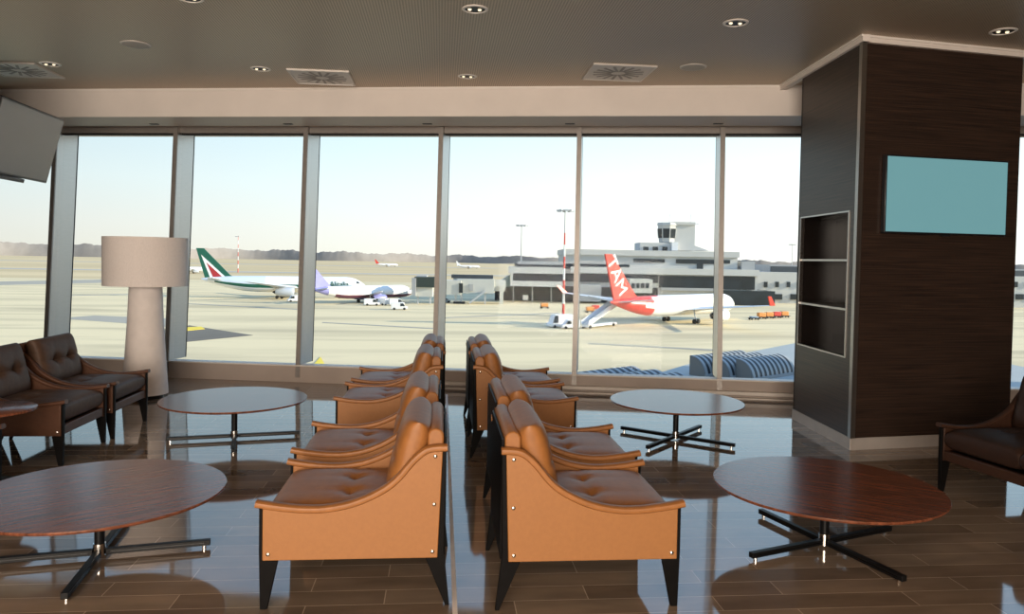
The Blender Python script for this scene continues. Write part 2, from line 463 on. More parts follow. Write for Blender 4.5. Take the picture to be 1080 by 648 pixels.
ct.obox(C3, UL, IL, Z, -.06, 1.8, -.045, -.03, ZC-.018, ZC); ct.obox(C3, UE, IE, Z, -.045, LE+2.5, -.045, -.03, ZC-.018, ZC)
ct.build('cornice_edge', 'trim_white', pl)

# screen on the pillar
tv = root('wall_screen', C3 + UE*.83 + Z*2.137 - IE*.002, math.atan2(UE.y, UE.x),
          label='teal glowing flat screen mounted on the dark wood pillar', cat='screen')
MB().box(-.615, .615, -.045, 0, -.325, .325).build('housing', 'bezel', tv, bevel=.006)
MB().box(-.600, .600, -.048, -.045, -.310, .310).build('display', 'screen_teal', tv)
MB().box(-.03, .03, -.05, -.02, -.338, -.325).build('sensor_bar', 'bezel', tv)

# ------------------------------------------------------------------ television hung from the side wall
tl = root('television', (-3.42, 6.63, 2.425), label='tilted switched-off grey television hung high above the dark brown armchairs', cat='television')
tl.rotation_euler = (rad(15), 0, rad(92))
MB().box(-.52, .52, 0, .05, -.295, .295).build('housing', 'bezel', tl, bevel=.008)
MB().box(-.50, .50, -.003, 0, -.275, .275).build('display', 'screen_dark', tl)
MB().box(-.30, .12, -.012, .04, -.33, -.297).build('speaker_bar', 'bezel', tl, bevel=.006)
tb = MB().box(-.15, .15, .05, .075, -.12, .12)
tb.tube([(0, .06, 0), (0, .30, .06), (0, .56, .03)], .025, 12)
tb.build('wall_bracket', 'black_metal', tl)

# ------------------------------------------------------------------ armchairs
ARM = [(.415, .478), (.36, .468), (.305, .460), (.23, .452), (.15, .450), (.085, .457), (.025, .469), (-.03, .487), (-.085, .512), (-.127, .536),
       (-.163, .563), (-.196, .597), (-.224, .632), (-.25, .661), (-.275, .684), (-.30, .702), (-.325, .712), (-.36, .717), (-.405, .718)]
def smooth_line(p, k=3):
    out = []
    P = [p[0]] + p + [p[-1]]
    for i in range(1, len(P)-2):
        for j in range(k):
            t = j/k
            a, b_, c, d = P[i-1], P[i], P[i+1], P[i+2]
            out.append(tuple(.5*((2*b_[q]) + (-a[q]+c[q])*t + (2*a[q]-5*b_[q]+4*c[q]-d[q])*t*t + (-a[q]+3*b_[q]-3*c[q]+d[q])*t**3) for q in (0, 1)))
    out.append(p[-1])
    return out
ARMS = smooth_line(ARM)

def arm_side(half, sgn, parent, leather, pad, wide=.036):
    y0, y1 = sgn*half, sgn*(half-wide)
    top = [(x, z-.022) for x, z in ARMS if -.385 <= x <= .387]
    top = [(.387, top[0][1])] + top + [(-.385, top[-1][1])]
    poly = top + [(-.368, .215), (.387, .215)]
    pan = MB().prism(poly, (0, 0, 0), (1, 0, 0), (0, 0, 1), (0, 1, 0), min(y0, y1), max(y0, y1)).build('side_panel', leather, parent, bevel=.004)
    # padded roll on the arm
    mb = MB(); vs = []; ring = []
    W = wide/2 + .009
    for k in range(12):
        q = 2*PI*k/12
        cx_, cz_ = math.cos(q), math.sin(q)
        ring.append((W*abs(cx_)**.6*(1 if cx_ >= 0 else -1), .016*abs(cz_)**.8*(1 if cz_ >= 0 else -1)))
    ym = sgn*(half-wide/2)
    L = len(ARMS)
    for i, (x, z) in enumerate(ARMS):
        a, b_ = ARMS[max(i-1, 0)], ARMS[min(i+1, L-1)]
        t = Vector((b_[0]-a[0], b_[1]-a[1])).normalized()
        nx, nz = t.y, -t.x
        if nz < 0: nx, nz = -nx, -nz
        for py, ph in ring:
            vs.append((x + nx*(ph-.016), ym + py, z + nz*(ph-.016)))
    fs = []
    for i in range(L-1):
        for k in range(12):
            fs.append((i*12+k, i*12+(k+1) % 12, (i+1)*12+(k+1) % 12, (i+1)*12+k))
    fs += [tuple(range(12))[::-1], tuple(range((L-1)*12, L*12))]
    mb.add(vs, fs).build('arm_pad', pad, pan, smooth=True)
    for bx_, bz_ in ((-.352, .668), (-.35, .455), (-.345, .245), (.362, .245)):
        r = MB(); pr = [(.0001, .0075), (.005, .007), (.0085, .0045), (.0095, 0), (.0095, -.003)]
        r.lathe(pr, 14, closed=True)
        o = r.build('rivet', 'chrome', pan, smooth=True)
        bake(o, Matrix.Rotation(-PI/2*sgn, 4, 'X'))
        o.location = (bx_, sgn*half, bz_)
    return pan

def blade_leg(parent, y0, y1, poly, mt='black_wood'):
    return MB().prism(poly, (0, 0, 0), (1, 0, 0), (0, 0, 1), (0, 1, 0), min(y0, y1), max(y0, y1)).build('leg', mt, parent, bevel=.002)
FRONT_LEG = [(.402, .452), (.388, .452), (.388, .213), (.322, .213), (.366, 0), (.396, 0), (.402, .25)]
REAR_LEG = [(-.386, .70), (-.402, .70), (-.395, .25), (-.422, 0), (-.405, 0), (-.315, .213), (-.369, .213)]

def make_chair(name, seats, half, leather, pad, cush, **kw):
    t = root(name, **kw)
    for s_ in (1, -1):
        arm_side(half, s_, t, leather, pad)
        ya, yb = s_*(half-.004), s_*(half-.030)
        blade_leg(t, ya, yb, FRONT_LEG); blade_leg(t, ya, yb, REAR_LEG)
    inn = half-.037
    MB().box(-.36, .372, -inn, inn, .235, .285).build('seat_deck', 'black_wood', t)
    MB().box(.352, .388, -inn, inn, .218, .288).build('front_rail', pad, t, bevel=.008)
    # upholstered back between the side panels, with a rolled head
    bp = [(-.392, .235), (-.335, .235), (-.318, .70), (-.318, .755), (-.330, .776), (-.352, .783), (-.376, .776), (-.388, .755)]
    bp = [(x-.0, z) for x, z in bp]
    MB().prism(bp, (0, 0, 0), (1, 0, 0), (0, 0, 1), (0, 1, 0), -inn, inn).build('back_panel', pad, t, bevel=.008)
    MB().box(-.402, -.393, -inn, inn, .215, .745).build('back_board', 'black_wood', t)
    w = 2*inn/seats
    for k in range(seats):
        yc = -inn + w*(k+.5)
        c = cushion(.69, w-.006, .150, tufts=((-.02, -.36), (-.02, .36)), dip=.020, pw=9., ex=.24).build('seat_cushion', cush, t, smooth=True)
        weld(c); c.location = (.045, yc, .368)
        bk_ = cushion(.40, w-.012, .15, tufts=((.02, -.36), (.02, .36)), dip=.036, pw=6., ex=.34).build('back_cushion', cush, t, smooth=True)
        weld(bk_)
        # local x of the cushion runs up the back
        bake(bk_, Matrix.Rotation(rad(-104), 4, 'Y') @ Matrix.Rotation(PI, 4, 'X'))
        bk_.location = (-.232, yc, .612)
    return t

GR = 'tan leather armchairs in two back-to-back rows'
proto = make_chair('leather_armchair', 1, .36, 'cognac', 'cognac_pad', 'cognac_pad')
rows = [
    (-.3645, 3.685, 180, 'nearest tan leather armchair of the row facing the dark brown armchairs'),
    (-.392, 4.605, 180, 'second tan leather armchair from the front in the row facing the dark brown armchairs'),
    (-.378, 6.17, 180, 'third tan leather armchair from the front in the row facing the dark brown armchairs'),
    (-.352, 7.06, 180, 'farthest tan leather armchair nearest the windows in the row facing the dark brown armchairs'),
    (.680, 3.62, 0, 'nearest tan leather armchair of the row facing the pillar side'),
    (.712, 4.495, 0, 'second tan leather armchair from the front in the row facing the pillar side'),
    (.664, 6.165, 0, 'third tan leather armchair from the front in the row facing the pillar side'),
    (.660, 7.07, 0, 'farthest tan leather armchair nearest the windows in the row facing the pillar side'),
]
for i, (x, y, r, lab) in enumerate(rows):
    o = proto if i == 0 else copy_tree(proto)
    o.location = (x, y, 0); o.rotation_euler.z = rad(r)
    tag(o, lab, 'armchair', GR)
GB = 'dark brown leather armchairs along the side wall'
dproto = make_chair('leather_armchair', 1, .36, 'saddle', 'saddle', 'espresso')
for i, (x, y, r, lab) in enumerate([
    (-3.055, 6.83, 0, 'dark brown tufted leather armchair standing next to the white floor lamp'),
    (-3.075, 6.02, 0, 'dark brown tufted leather armchair behind the small round side table'),
    (-3.07, 4.54, 0, 'dark brown leather armchair with only its front post showing beside the small side table')]):
    o = dproto if i == 0 else copy_tree(dproto)
    o.location = (x, y, 0); o.rotation_euler.z = rad(r)
    tag(o, lab, 'armchair', GB)
sofa = make_chair('leather_sofa', 2, .62, 'oxblood_frame', 'oxblood_frame', 'oxblood', label='dark brown two-seat leather sofa in front of the wood pillar', cat='sofa')
sofa.location = (3.90, 4.32, 0); sofa.rotation_euler.z = rad(188)

# ------------------------------------------------------------------ round tables
def make_table(name, R_, h, star, top='table_wood', arms=.50, **kw):
    t = root(name, **kw)
    MB().lathe([(R_-.05, h-.026), (R_-.004, h-.014), (R_, h-.006), (R_-.003, h)], 72).build('tabletop', top, t, smooth=True)
    MB().lathe([(.10, h-.036), (.10, h-.027)], 24).build('top_plate', 'black_metal', t)
    ps = MB(); ps.lathe([(.024, .06), (.024, h-.036)], 24)
    ps.build('column', 'black_metal', t, smooth=True)
    hb = MB().lathe([(.029, .012), (.029, .075)], 24).build('hub', 'chrome', t, smooth=True)
    for a in star:
        u = Vector((math.cos(rad(a)), math.sin(rad(a)), 0)); v = Vector((-u.y, u.x, 0))
        lg = MB().obox((0, 0, 0), u, v, Z, .03, arms, -.016, .016, .018, .046).build('leg', 'black_metal', t, bevel=.002)
        MB().obox((0, 0, 0), u, v, Z, .05, arms-.03, -.0165, .0165, .031, .034).build('chrome_inlay', 'inlay', lg)
        MB().lathe([(.010, 0), (.010, .018)], 12, (u.x*(arms-.03), u.y*(arms-.03), 0)).build('glide', 'chrome', lg)
    return t
GT = 'low round coffee tables with star bases'
for x, y, st_, r, lab in (
    (-1.69, 3.95, (12, 98, 192, 278), .60, 'large low round wooden table in front, beside the nearest tan armchair'),
    (-1.69, 6.45, (12, 104, 192, 284), .585, 'low round wooden table standing in front of the white floor lamp'),
    (2.045, 6.37, (47, 140, 227, 320), .57, 'low round table by the windows, its top pale with sky reflection'),
    (2.105, 3.92, (20, 106, 200, 286), .595, 'low round reddish wooden table in front of the dark pillar and brown sofa')):
    t = make_table('coffee_table', r, .342, st_, arms=.52, label=lab, cat='table', group=GT)
    t.location = (x, y, 0)
    for ch in t.children:
        if ch.name.startswith('tabletop'): ch.rotation_euler.z = rad(35 if x < 0 else -35)
sd = root('side_table', (-2.93, 5.20, 0), label='small round dark side table between two dark brown armchairs', cat='table')
MB().lathe([(.26, .484), (.285, .492), (.285, .505), (.28, .508)], 48).build('tabletop', 'table_wood', sd, smooth=True)
MB().lathe([(.018, .02), (.018, .484)], 20).build('column', 'black_metal', sd, smooth=True)
MB().lathe([(.18, 0), (.18, .012), (.03, .022)], 32).build('base', 'black_metal', sd, smooth=True)

# ------------------------------------------------------------------ floor lamp
lp = root('floor_lamp', (-3.11, 8.35, 0), label='tall white floor lamp with drum shade on a thick tapering fabric column', cat='lamp')
MB().lathe([(.18, 0), (.18, .04), (.15, .05)], 40).build('base', 'black_metal', lp, smooth=True)
MB().lathe([(.225, .045), (.222, .10), (.20, .45), (.178, .80), (.160, 1.24)], 48).build('column', 'lamp_body', lp, smooth=True)
MB().lathe([(.412, 1.19), (.414, 1.70), (.406, 1.70), (.404, 1.19)] , 64, closed=False).build('lamp_shade', 'lamp_shade', lp, smooth=True)
MB().lathe([(.405, 1.686), (.405, 1.69)], 48).build('shade_top', 'lamp_shade', lp, smooth=True)
MB().lathe([(.405, 1.20), (.405, 1.204)], 48).build('shade_diffuser', 'lamp_shade', lp, smooth=True)

# ------------------------------------------------------------------ ceiling fittings
def downlight(x, y, lab):
    t = root('ceiling_downlight', (x, y, ZC), label=lab, cat='downlight', group='recessed ceiling downlights')
    MB().lathe([(.076, 0), (.080, -.008), (.098, -.005), (.10, 0)], 32).build('trim_ring', 'trim_white', t, smooth=True)
    MB().lathe([(.078, -.002), (.078, -.001)], 32).build('reflector', 'black_metal', t)
    for dx in (-.04, .035):
        MB().lathe([(.001, -.016), (.011, -.013), (.015, -.003)], 16, (dx, 0, 0)).build('bulb', 'bulb', t, smooth=True)
for px, py, lab in ((501, 9.5, 'twin-bulb downlight in the ceiling above the gap between the tan chair rows'),
                    (776, 24, 'twin-bulb downlight in the ceiling above and before the corner of the pillar'),
                    (1058, 33, 'twin-bulb downlight in the dark ceiling above the pillar screen'),
                    (493, 80.5, 'small downlight by the ceiling edge between two square air diffusers'),
                    (275, 72.5, 'small downlight in the ceiling just beside the middle square air diffuser'),
                    (53, 67.5, 'small downlight in the ceiling just beside the air diffuser over the television'),
                    (200, -2, 'twin-bulb downlight cut by the top edge of the view')):
    p = at_z(px, py, ZC); downlight(p.x, p.y, lab)
for px, py, lab in ((143, 46.5, 'round flush ceiling speaker above the white floor lamp side'), (731, 70.5, 'round flush ceiling speaker near the pillar and diffuser')):
    p = at_z(px, py, ZC)
    t = root('ceiling_speaker', p, label=lab, cat='speaker', group='round ceiling speakers')
    MB().lathe([(.12, -.010), (.126, -.006), (.128, 0)], 40).build('rim', 'grille_white', t, smooth=True)
    MB().lathe([(.001, -.013), (.10, -.012), (.12, -.009)], 40).build('grille', 'speaker_cloth', t, smooth=True)
for px, py, lab in ((20, 73, 'square swirl air diffuser in the ceiling over the television, cut by the edge'),
                    (340, 81, 'square swirl air diffuser in the ceiling, middle one of three'),
                    (652, 76, 'bright square swirl air diffuser in the ceiling close to the pillar side')):
    p = at_z(px, py, ZC)
    t = root('air_diffuser', p, rad(0), label=lab, cat='vent', group='square ceiling air diffusers')
    MB().box(-.30, .30, -.30, .30, -.012, -.004).build('face_plate', 'grille_white', t, bevel=.003)
    fr_ = MB()
    for a0, a1, b0, b1 in ((-.31, .31, -.31, -.29), (-.31, .31, .29, .31), (-.31, -.29, -.29, .29), (.29, .31, -.29, .29)):
        fr_.box(a0, a1, b0, b1, -.018, 0)
    fr_.build('frame', 'grille_white', t)
    vn = MB()
    for k in range(16):
        a = 2*PI*k/16
        u = Vector((math.cos(a), math.sin(a), 0)); v = Vector((-u.y, u.x, 0))
        vn.obox((0, 0, 0), u, v, Z, .07, .25, -.010, .016, -.016, -.0125)
    vn.build('swirl_slots', 'vane', t)
    MB().lathe([(.001, -.017), (.035, -.016), (.04, -.012)], 20).build('centre_boss', 'grille_white', t, smooth=True)

# ------------------------------------------------------------------ outdoors
G = -15.0
CR = Vector((math.cos(YAW), -math.sin(YAW), 0))      # to the right of the view
CF = Vector((math.sin(YAW), math.cos(YAW), 0))       # away along the view

def ground_poly(name, pts, z, mt, kind='structure'):
    mb = MB(); n = len(pts)
    mb.add([(p[0], p[1], z) for p in pts] + [(p[0], p[1], z-.05) for p in pts],
           [tuple(range(n)), tuple(range(n, 2*n))[::-1]] + [(i, (i+1) % n, n+(i+1) % n, n+i) for i in range(n)])
    return tag(mb.build(name, mt), kind=kind)
ground_poly('field', [(-6000, -600), (6000, -600), (6000, 9000), (-6000, 9000)], G-.12, 'field')
ground_poly('apron_pavement', [(-620, -120), (420, -120), (420, 520), (-90, 500), (-620, 440)], G, 'apron')
ground_poly('taxiway_path', [(-1500, 640), (600, 760), (600, 800), (-1500, 690)], G-.06, 'taxi')
ground_poly('runway_path', [(-2500, 1150), (1500, 1400), (1500, 1460), (-2500, 1220)], G-.06, 'taxi')
ground_poly('service_path', [tuple(at_z(px, py, G))[:2] for px, py in ((0, 297), (195, 293.5), (195, 296.5), (0, 301))], G+.03, 'asphalt_mid')
ground_poly('pavement_strip', [tuple(at_z(px, py, G))[:2] for px, py in ((60, 336), (100, 333), (186, 336.5), (186, 346), (130, 341))], G+.03, 'asphalt_mid')
ground_poly('asphalt_surface', [tuple(at_z(px, py, G))[:2] for px, py in ((150, 351), (200, 343.5), (267, 354), (196, 361), (150, 361))], G+.04, 'asphalt')  # dark polygon painted in place of a shadow lying on the apron
ground_poly('pavement_marking', [tuple(at_z(px, py, G))[:2] for px, py in ((192, 346), (212, 345), (216, 347.5), (196, 349.5))], G+.10, 'yellow')
ground_poly('pavement_marking', [tuple(at_z(px, py, G))[:2] for px, py in ((330, 386), (338, 377), (343, 386))], G+.10, 'yellow')
for k, (a, b_, c, d) in enumerate((((195, 320), (330, 327), (330, 327.8), (195, 320.8)), ((60, 312), (190, 309), (190, 309.6), (60, 312.8)),
                                   ((340, 340), (470, 347), (470, 348), (340, 340.8)), ((470, 335), (590, 330), (590, 331), (470, 336)),
                                   ((620, 362), (755, 369), (755, 370.5), (620, 363)))):
    ground_poly('pavement_line', [tuple(at_z(*p, G))[:2] for p in (a, b_, c, d)], G+.05, 'asphalt_mid')

# far woods along the horizon
mb = MB(); vs = []; fs = []
nW = 900
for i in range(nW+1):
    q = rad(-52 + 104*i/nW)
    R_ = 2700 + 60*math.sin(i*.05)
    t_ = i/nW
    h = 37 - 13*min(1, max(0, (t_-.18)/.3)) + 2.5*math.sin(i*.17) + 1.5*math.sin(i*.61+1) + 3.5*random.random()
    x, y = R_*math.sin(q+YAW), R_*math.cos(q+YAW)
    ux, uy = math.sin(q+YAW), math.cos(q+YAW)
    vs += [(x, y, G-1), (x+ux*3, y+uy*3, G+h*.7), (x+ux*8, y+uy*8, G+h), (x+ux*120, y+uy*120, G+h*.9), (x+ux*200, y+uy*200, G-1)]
for i in range(nW):
    for k in range(4):
        fs.append((i*5+k, (i+1)*5+k, (i+1)*5+k+1, i*5+k+1))
mb.add(vs, fs)
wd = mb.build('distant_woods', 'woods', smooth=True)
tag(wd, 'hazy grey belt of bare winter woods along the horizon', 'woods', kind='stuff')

# ---- airliners: nose to local +x, ground at z = 0, main gear at the origin
def airliner(name, L, D, span, tail_top, fus_mats, fus_rule, fin_mat, wing_mat='wing_grey', eng_mat='engine_grey', wingtip=None,
             nose_x=.46, gear=True, **kw):
    t = root(name, **kw)
    r = D/2; za = r + 2.0*D/5.6
    x1, x0 = L*nose_x, L*(nose_x-1)
    # fuselage rings
    prof = [(0, .02, -.22), (.008, .20, -.20), (.022, .38, -.17), (.045, .62, -.10), (.07, .82, -.05), (.10, .95, -.01), (.13, 1, 0), (.30, 1, 0), (.45, 1, 0),
            (.55, 1, 0), (.62, 1, 0), (.68, .985, .01), (.74, .93, .05), (.80, .82, .14), (.86, .66, .25), (.92, .45, .38), (.97, .25, .48), (1, .08, .53)]
    n = 28; vs = []; fs = []; mi = []
    for f_, rr, dz in prof:
        for k in range(n):
            q = 2*PI*k/n
            vs.append((x1 - f_*L, math.cos(q)*rr*r, za + dz*r + math.sin(q)*rr*r))
    mb = MB()
    for i in range(len(prof)-1):
        for k in range(n):
            f_ = (prof[i][0]+prof[i+1][0])/2; q = 2*PI*(k+.5)/n
            fs.append(((i*n+k, i*n+(k+1) % n, (i+1)*n+(k+1) % n, (i+1)*n+k), fus_rule(f_, math.sin(q))))
    for f, m_ in fs: mb.add([], []); mb.f.append(list(f)); mb.mi.append(m_)
    mb.v = vs
    mb.f += [list(range(n))[::-1], list(range((len(prof)-1)*n, len(prof)*n))]; mb.mi += [fus_rule(0, 0), fus_rule(1, 0)]
    fu = mb.build('fuselage', fus_mats, t, smooth=True)
    ck = MB()
    for s_ in (1, -1):
        ck.add([(x1-.045*L, s_*r*.60, za+.17*r), (x1-.062*L, s_*r*.76, za+.20*r), (x1-.062*L, s_*r*.66, za+.48*r), (x1-.050*L, s_*r*.45, za+.44*r)], [(0, 1, 2, 3)])
        ck.add([(x1-.043*L, s_*r*.57, za+.17*r), (x1-.033*L, s_*r*.08, za+.19*r), (x1-.042*L, s_*r*.08, za+.42*r), (x1-.049*L, s_*r*.44, za+.43*r)], [(0, 1, 2, 3)])
    ck.build('cockpit_glazing', 'dark_glass', fu)
    for s_ in (1, -1):
        cr, tr_ = L*.155, L*.04
        sw = span*.5*.52
        tip = Vector((L*.12 - sw, s_*span/2, za + span*.03))
        root_ = Vector((L*.12, s_*r*.75, za-.45*r))
        mb = MB()
        def foil(p, c, th): return [(p.x, p.y, p.z), (p.x-c*.12, p.y, p.z+th), (p.x-c*.55, p.y, p.z+th*.7), (p.x-c, p.y, p.z), (p.x-c*.5, p.y, p.z-th*.5), (p.x-c*.1, p.y, p.z-th*.5)]
        mid = root_.lerp(tip, .36)
        V = foil(root_, cr, .09*cr) + foil(mid, cr*.52, .05*cr) + foil(tip, tr_, .012*cr)
        F = [tuple(range(6)), tuple(range(12, 18))]
        for a in (0, 6):
            for k in range(6): F.append((a+k, a+(k+1) % 6, a+6+(k+1) % 6, a+6+k))
        wg = mb.add(V, F).build('wing', wing_mat, t, smooth=True)
        if wingtip:
            MB().prism([(0, 0), (-tr_, 0), (-tr_*1.9, 2.3), (-tr_*1.35, 2.3)], tip, (1, 0, 0), (0, s_*.25, .97), (0, 1, 0), -.12, .12).build('winglet', wingtip, wg)
        ep = root_.lerp(tip, .29)
        er = D*.27; ez = max(er*1.12, ep.z - er*1.25)
        eng = MB()
        pr = [(.85, 1.9), (1.0, 1.7), (1.05, .9), (1.0, -.2), (.86, -1.5), (.62, -2.2), (.55, -2.2)]
        V, n2 = [], 20
        for rr, xx in pr:
            for k in range(n2):
                q = 2*PI*k/n2; V.append((ep.x - .2*er + xx*er, ep.y + math.cos(q)*rr*er, ez + math.sin(q)*rr*er))
        F = [(i*n2+k, i*n2+(k+1) % n2, (i+1)*n2+(k+1) % n2, (i+1)*n2+k) for i in range(len(pr)-1) for k in range(n2)]
        eng.add(V, F)
        eo = eng.build('engine', eng_mat, t, smooth=True)
        MB().tube([(ep.x+1.2*er, ep.y, ez), (ep.x+1.15*er, ep.y, ez)], er*.92, 20).build('fan', 'tyre', eo)
        MB().tube([(ep.x-1.6*er, ep.y, ez), (ep.x-2.2*er, ep.y, ez), (ep.x-3.0*er, ep.y, ez)], [er*.6, er*.5, er*.12], 18).build('exhaust_cone', 'tyre', eo, smooth=True)
        MB().prism([(1.0, er*.6), (-2.6, er*.4), (-3.0, er*1.25), (.2, er*1.25)], (ep.x, ep.y, ez), (1, 0, 0), Z, (0, 1, 0), -.2, .2).build('pylon', eng_mat, eo)
        sp = span*.16
        MB().prism([(0, r*.2), (-L*.035, sp), (-L*.065, sp), (-L*.085, r*.2)], (x0+L*.125, 0, za+.5*r), (1, 0, 0), (0, s_, .1), Z, -.14, .14).build('stabilizer', wing_mat, t)
        if gear:
            for gx in ((-.9, .9) if L > 45 else (0,)):
                MB().tube([(gx, s_*D*.87-.28, .62), (gx, s_*D*.87+.28, .62)], .62, 18).build('wheel', 'tyre', t)
            MB().tube([(0, s_*D*.87, .6), (0, s_*D*.72, za-r*.4)], .2, 10).build('gear_strut', 'wing_grey', t)
            
    if gear:
        MB().tube([(L*.36, -.3, .5), (L*.36, .3, .5)], .5, 16).build('wheel', 'tyre', t)
        MB().tube([(L*.36, 0, .5), (L*.37, 0, za-r*.7)], .15, 10).build('gear_strut', 'wing_grey', t)
    zb = za + .72*r; ht = tail_top - zb
    fb0, fb1 = x0+L*.155, x0+L*.02
    sweep = ht*.78
    ft1 = fb1 - .01*L + 0
    poly = [(fb0+L*.05, 0), (fb0+.012*L, ht*.10), (fb0-sweep, ht), (fb0-sweep-L*.045, ht), (fb1, 0)]
    fin = MB().prism(poly, (0, 0, zb), (1, 0, 0), Z, (0, 1, 0), -.22, .22).build('tail_fin', fin_mat, t)
    t['fin'] = 0
    del t['fin']
    return t, fin, dict(fb0=fb0, fb1=fb1, zb=zb, ht=ht, sweep=sweep, r=r, za=za, x0=x0, x1=x1, L=L)

def lettering(name, txt, size, mt, parent, mtx, depth=.02):
    c = bpy.data.curves.new(name, 'FONT'); c.body = txt; c.size = size; c.extrude = depth
    c.align_x = 'CENTER'; c.align_y = 'CENTER'
    c.materials.append(M[mt])
    tmp = bpy.data.objects.new(name, c); COL.objects.link(tmp)
    dg = bpy.context.evaluated_depsgraph_get()
    me = bpy.data.meshes.new_from_object(tmp.evaluated_get(dg))
    bpy.data.objects.remove(tmp)
    o = bpy.data.objects.new(name, me); COL.objects.link(o); o.parent = parent
    o.matrix_basis = mtx
    return o

# white airliner with the green, white and red tail
def rule_a(f, s_):
    if -.35 < s_ < .05 and .06 < f < .93: return 1
    if s_ > .05 and f < .62: return 0
    return 2 if s_ > .05 else 0
ali, fin, q = airliner('airliner', 61, 6.2, 58, 18.6, ['white_paint', 'fin_green', 'bluewhite'], rule_a, 'fin_green', nose_x=.53,
                       label='white airliner with green tail carrying a red and white triangle, parked beyond the floor lamp', cat='airplane')
fx, zb, ht = q['fb1'], q['zb'], q['ht']
# white band and red triangle on both faces of the fin, on the slanted left side of it
def along(u, v):   # u: 0 at the trailing edge .. 1 leading edge, v: height share
    xt = q['fb1'] + (q['fb0'] - q['sweep'] - q['L']*.045 - q['fb1'])*v
    xl = (q['fb0']+q['L']*.02) + (q['fb0'] - q['sweep'] - q['fb0']-q['L']*.02)*v
    return (xt + (xl-xt)*u, ht*v)
MB().prism([along(.20, .0), along(.82, .0), along(.26, .78)], (0, 0, zb), (1, 0, 0), Z, (0, 1, 0), -.26, .26).build('white_triangle', 'white_paint', fin)
MB().prism([along(.32, .0), along(.70, .0), along(.36, .52)], (0, 0, zb), (1, 0, 0), Z, (0, 1, 0), -.29, .29).build('red_triangle', 'fin_red', fin)
RX = Matrix.Rotation(PI/2, 4, 'X')
lettering('lettering', 'Alitalia', 2.6, 'fin_green', ali, Matrix.Translation((q['x1']-.17*q['L'], -q['r']-.0, q['za']+.12*q['r'])) @ Matrix.Rotation(rad(-8), 4, 'X') @ RX, .1)
p = at_z(296, 314.5, G); ali.location = p; ali.rotation_euler.z = rad(7)

# white airliner with the red tail
def rule_t(f, s_):
    lim = .80 - .10*s_ if s_ > 0 else .78 + .06*s_
    return 1 if f > lim else 0
tam, fin, q = airliner('airliner', 57, 5.64, 66, 18.2, ['white_paint', 'tam_red'], rule_t, 'tam_red', eng_mat='white_paint', wingtip='tam_red', nose_x=.47,
                       label='white airliner with bright red tail and white letters, parked before the terminal building', cat='airplane')
def along(u, v):
    xt = q['fb1'] + (q['fb0'] - q['sweep'] - q['L']*.045 - q['fb1'])*v
    xl = (q['fb0']+q['L']*.02) + (q['fb0'] - q['sweep'] - q['fb0']-q['L']*.02)*v
    return Vector((xt + (xl-xt)*u, 0, q['zb'] + q['ht']*v))
a0, a1 = along(.5, .12), along(.5, .92)
tilt = math.atan2(a1.z-a0.z, a1.x-a0.x)
for s_ in (-1, 1):
    mid = (a0+a1)/2; mid.y = s_*.24
    mm = Matrix.Translation(mid) @ (RX if s_ < 0 else Matrix.Rotation(PI, 4, 'Z') @ RX)
    rot = tilt - PI if s_ < 0 else -tilt + 0
    lettering('lettering', 'TAM', 5.2, 'white_paint', fin, mm @ Matrix.Rotation((tilt-PI) if s_ < 0 else (PI-tilt), 4, 'Z'), .03)
pt, pn = at_z(644, 316, G+7), at_z(768, 318, G+5.2)
dd = pn-pt; dd.z = 0
hd = math.atan2(dd.y, dd.x)
u = Vector((math.cos(hd), math.sin(hd), 0))
tam.rotation_euler.z = hd
tam.location = Vector((pt.x, pt.y, G)) + u*(57*.53)

# violet and white airliner at the jet bridge
def rule_c(f, s_):
    if s_ < -.5 and f < .8: return 2
    return 1 if f > .86 else 0
cz, fin, q = airliner('airliner', 42, 4.6, 36, 12.2, ['white_paint', 'purple', 'darkbelly'], rule_c, 'purple', eng_mat='purple', nose_x=.50,
                      label='smaller white airliner with violet tail and engines, docked at the jet bridge', cat='airplane')
pt, pn = at_z(326, 321.5, G), at_z(437, 318, G)
dd = pn-pt; hd = math.atan2(dd.y, dd.x); cz.rotation_euler.z = hd
cz.location = (pt+pn)/2
cz.location.z = G

# three tiny ones parked far out
GF = 'tiny airliners parked far out on the field'
for px, py, mt, hdg, lab in ((204, 288.5, 'tam_red', 20, 'tiny airliner with red tail far away, seen just behind the green tail'),
                             (408, 281.5, 'tam_red', 10, 'tiny white airliner far away on the field over the docked violet airliner'),
                             (494, 283.5, 'white_paint', 5, 'tiny all-white airliner far away on the field over the jet bridge')):
    o, fin, q = airliner('airliner', 38, 4.0, 34, 12, ['white_paint'], lambda f, s_: 0, mt, nose_x=.5, label=lab, cat='airplane', group=GF)
    p = at_z(px, py, G-.1); o.location = p; o.rotation_euler.z = rad(hdg)

# ---- terminal buildings
def pbox(mb, x0, y0, x1, y1, dep, thick, mi=0):
    """a box whose front face, at a distance dep along the view, spans the given sight lines"""
    a, b_ = at_depth(x0, y1, dep), at_depth(x1, y0, dep)
    c = at_depth(x1, y1, dep)
    o = a
    w = (c-a).dot(CR); h = (b_-c).length
    z0 = min(a.z, c.z); z1 = b_.z
    return mb.obox(Vector((a.x, a.y, 0)), CR, CF, Z, 0, w, 0, thick, z0, z1, mi)
def pboxg(mb, x0, y0, x1, dep, thick):
    a, b_ = at_depth(x0, y0, dep), at_depth(x1, y0, dep)
    return mb.obox(Vector((a.x, a.y, 0)), CR, CF, Z, 0, (b_-a).dot(CR), 0, thick, G, (a.z+b_.z)/2)

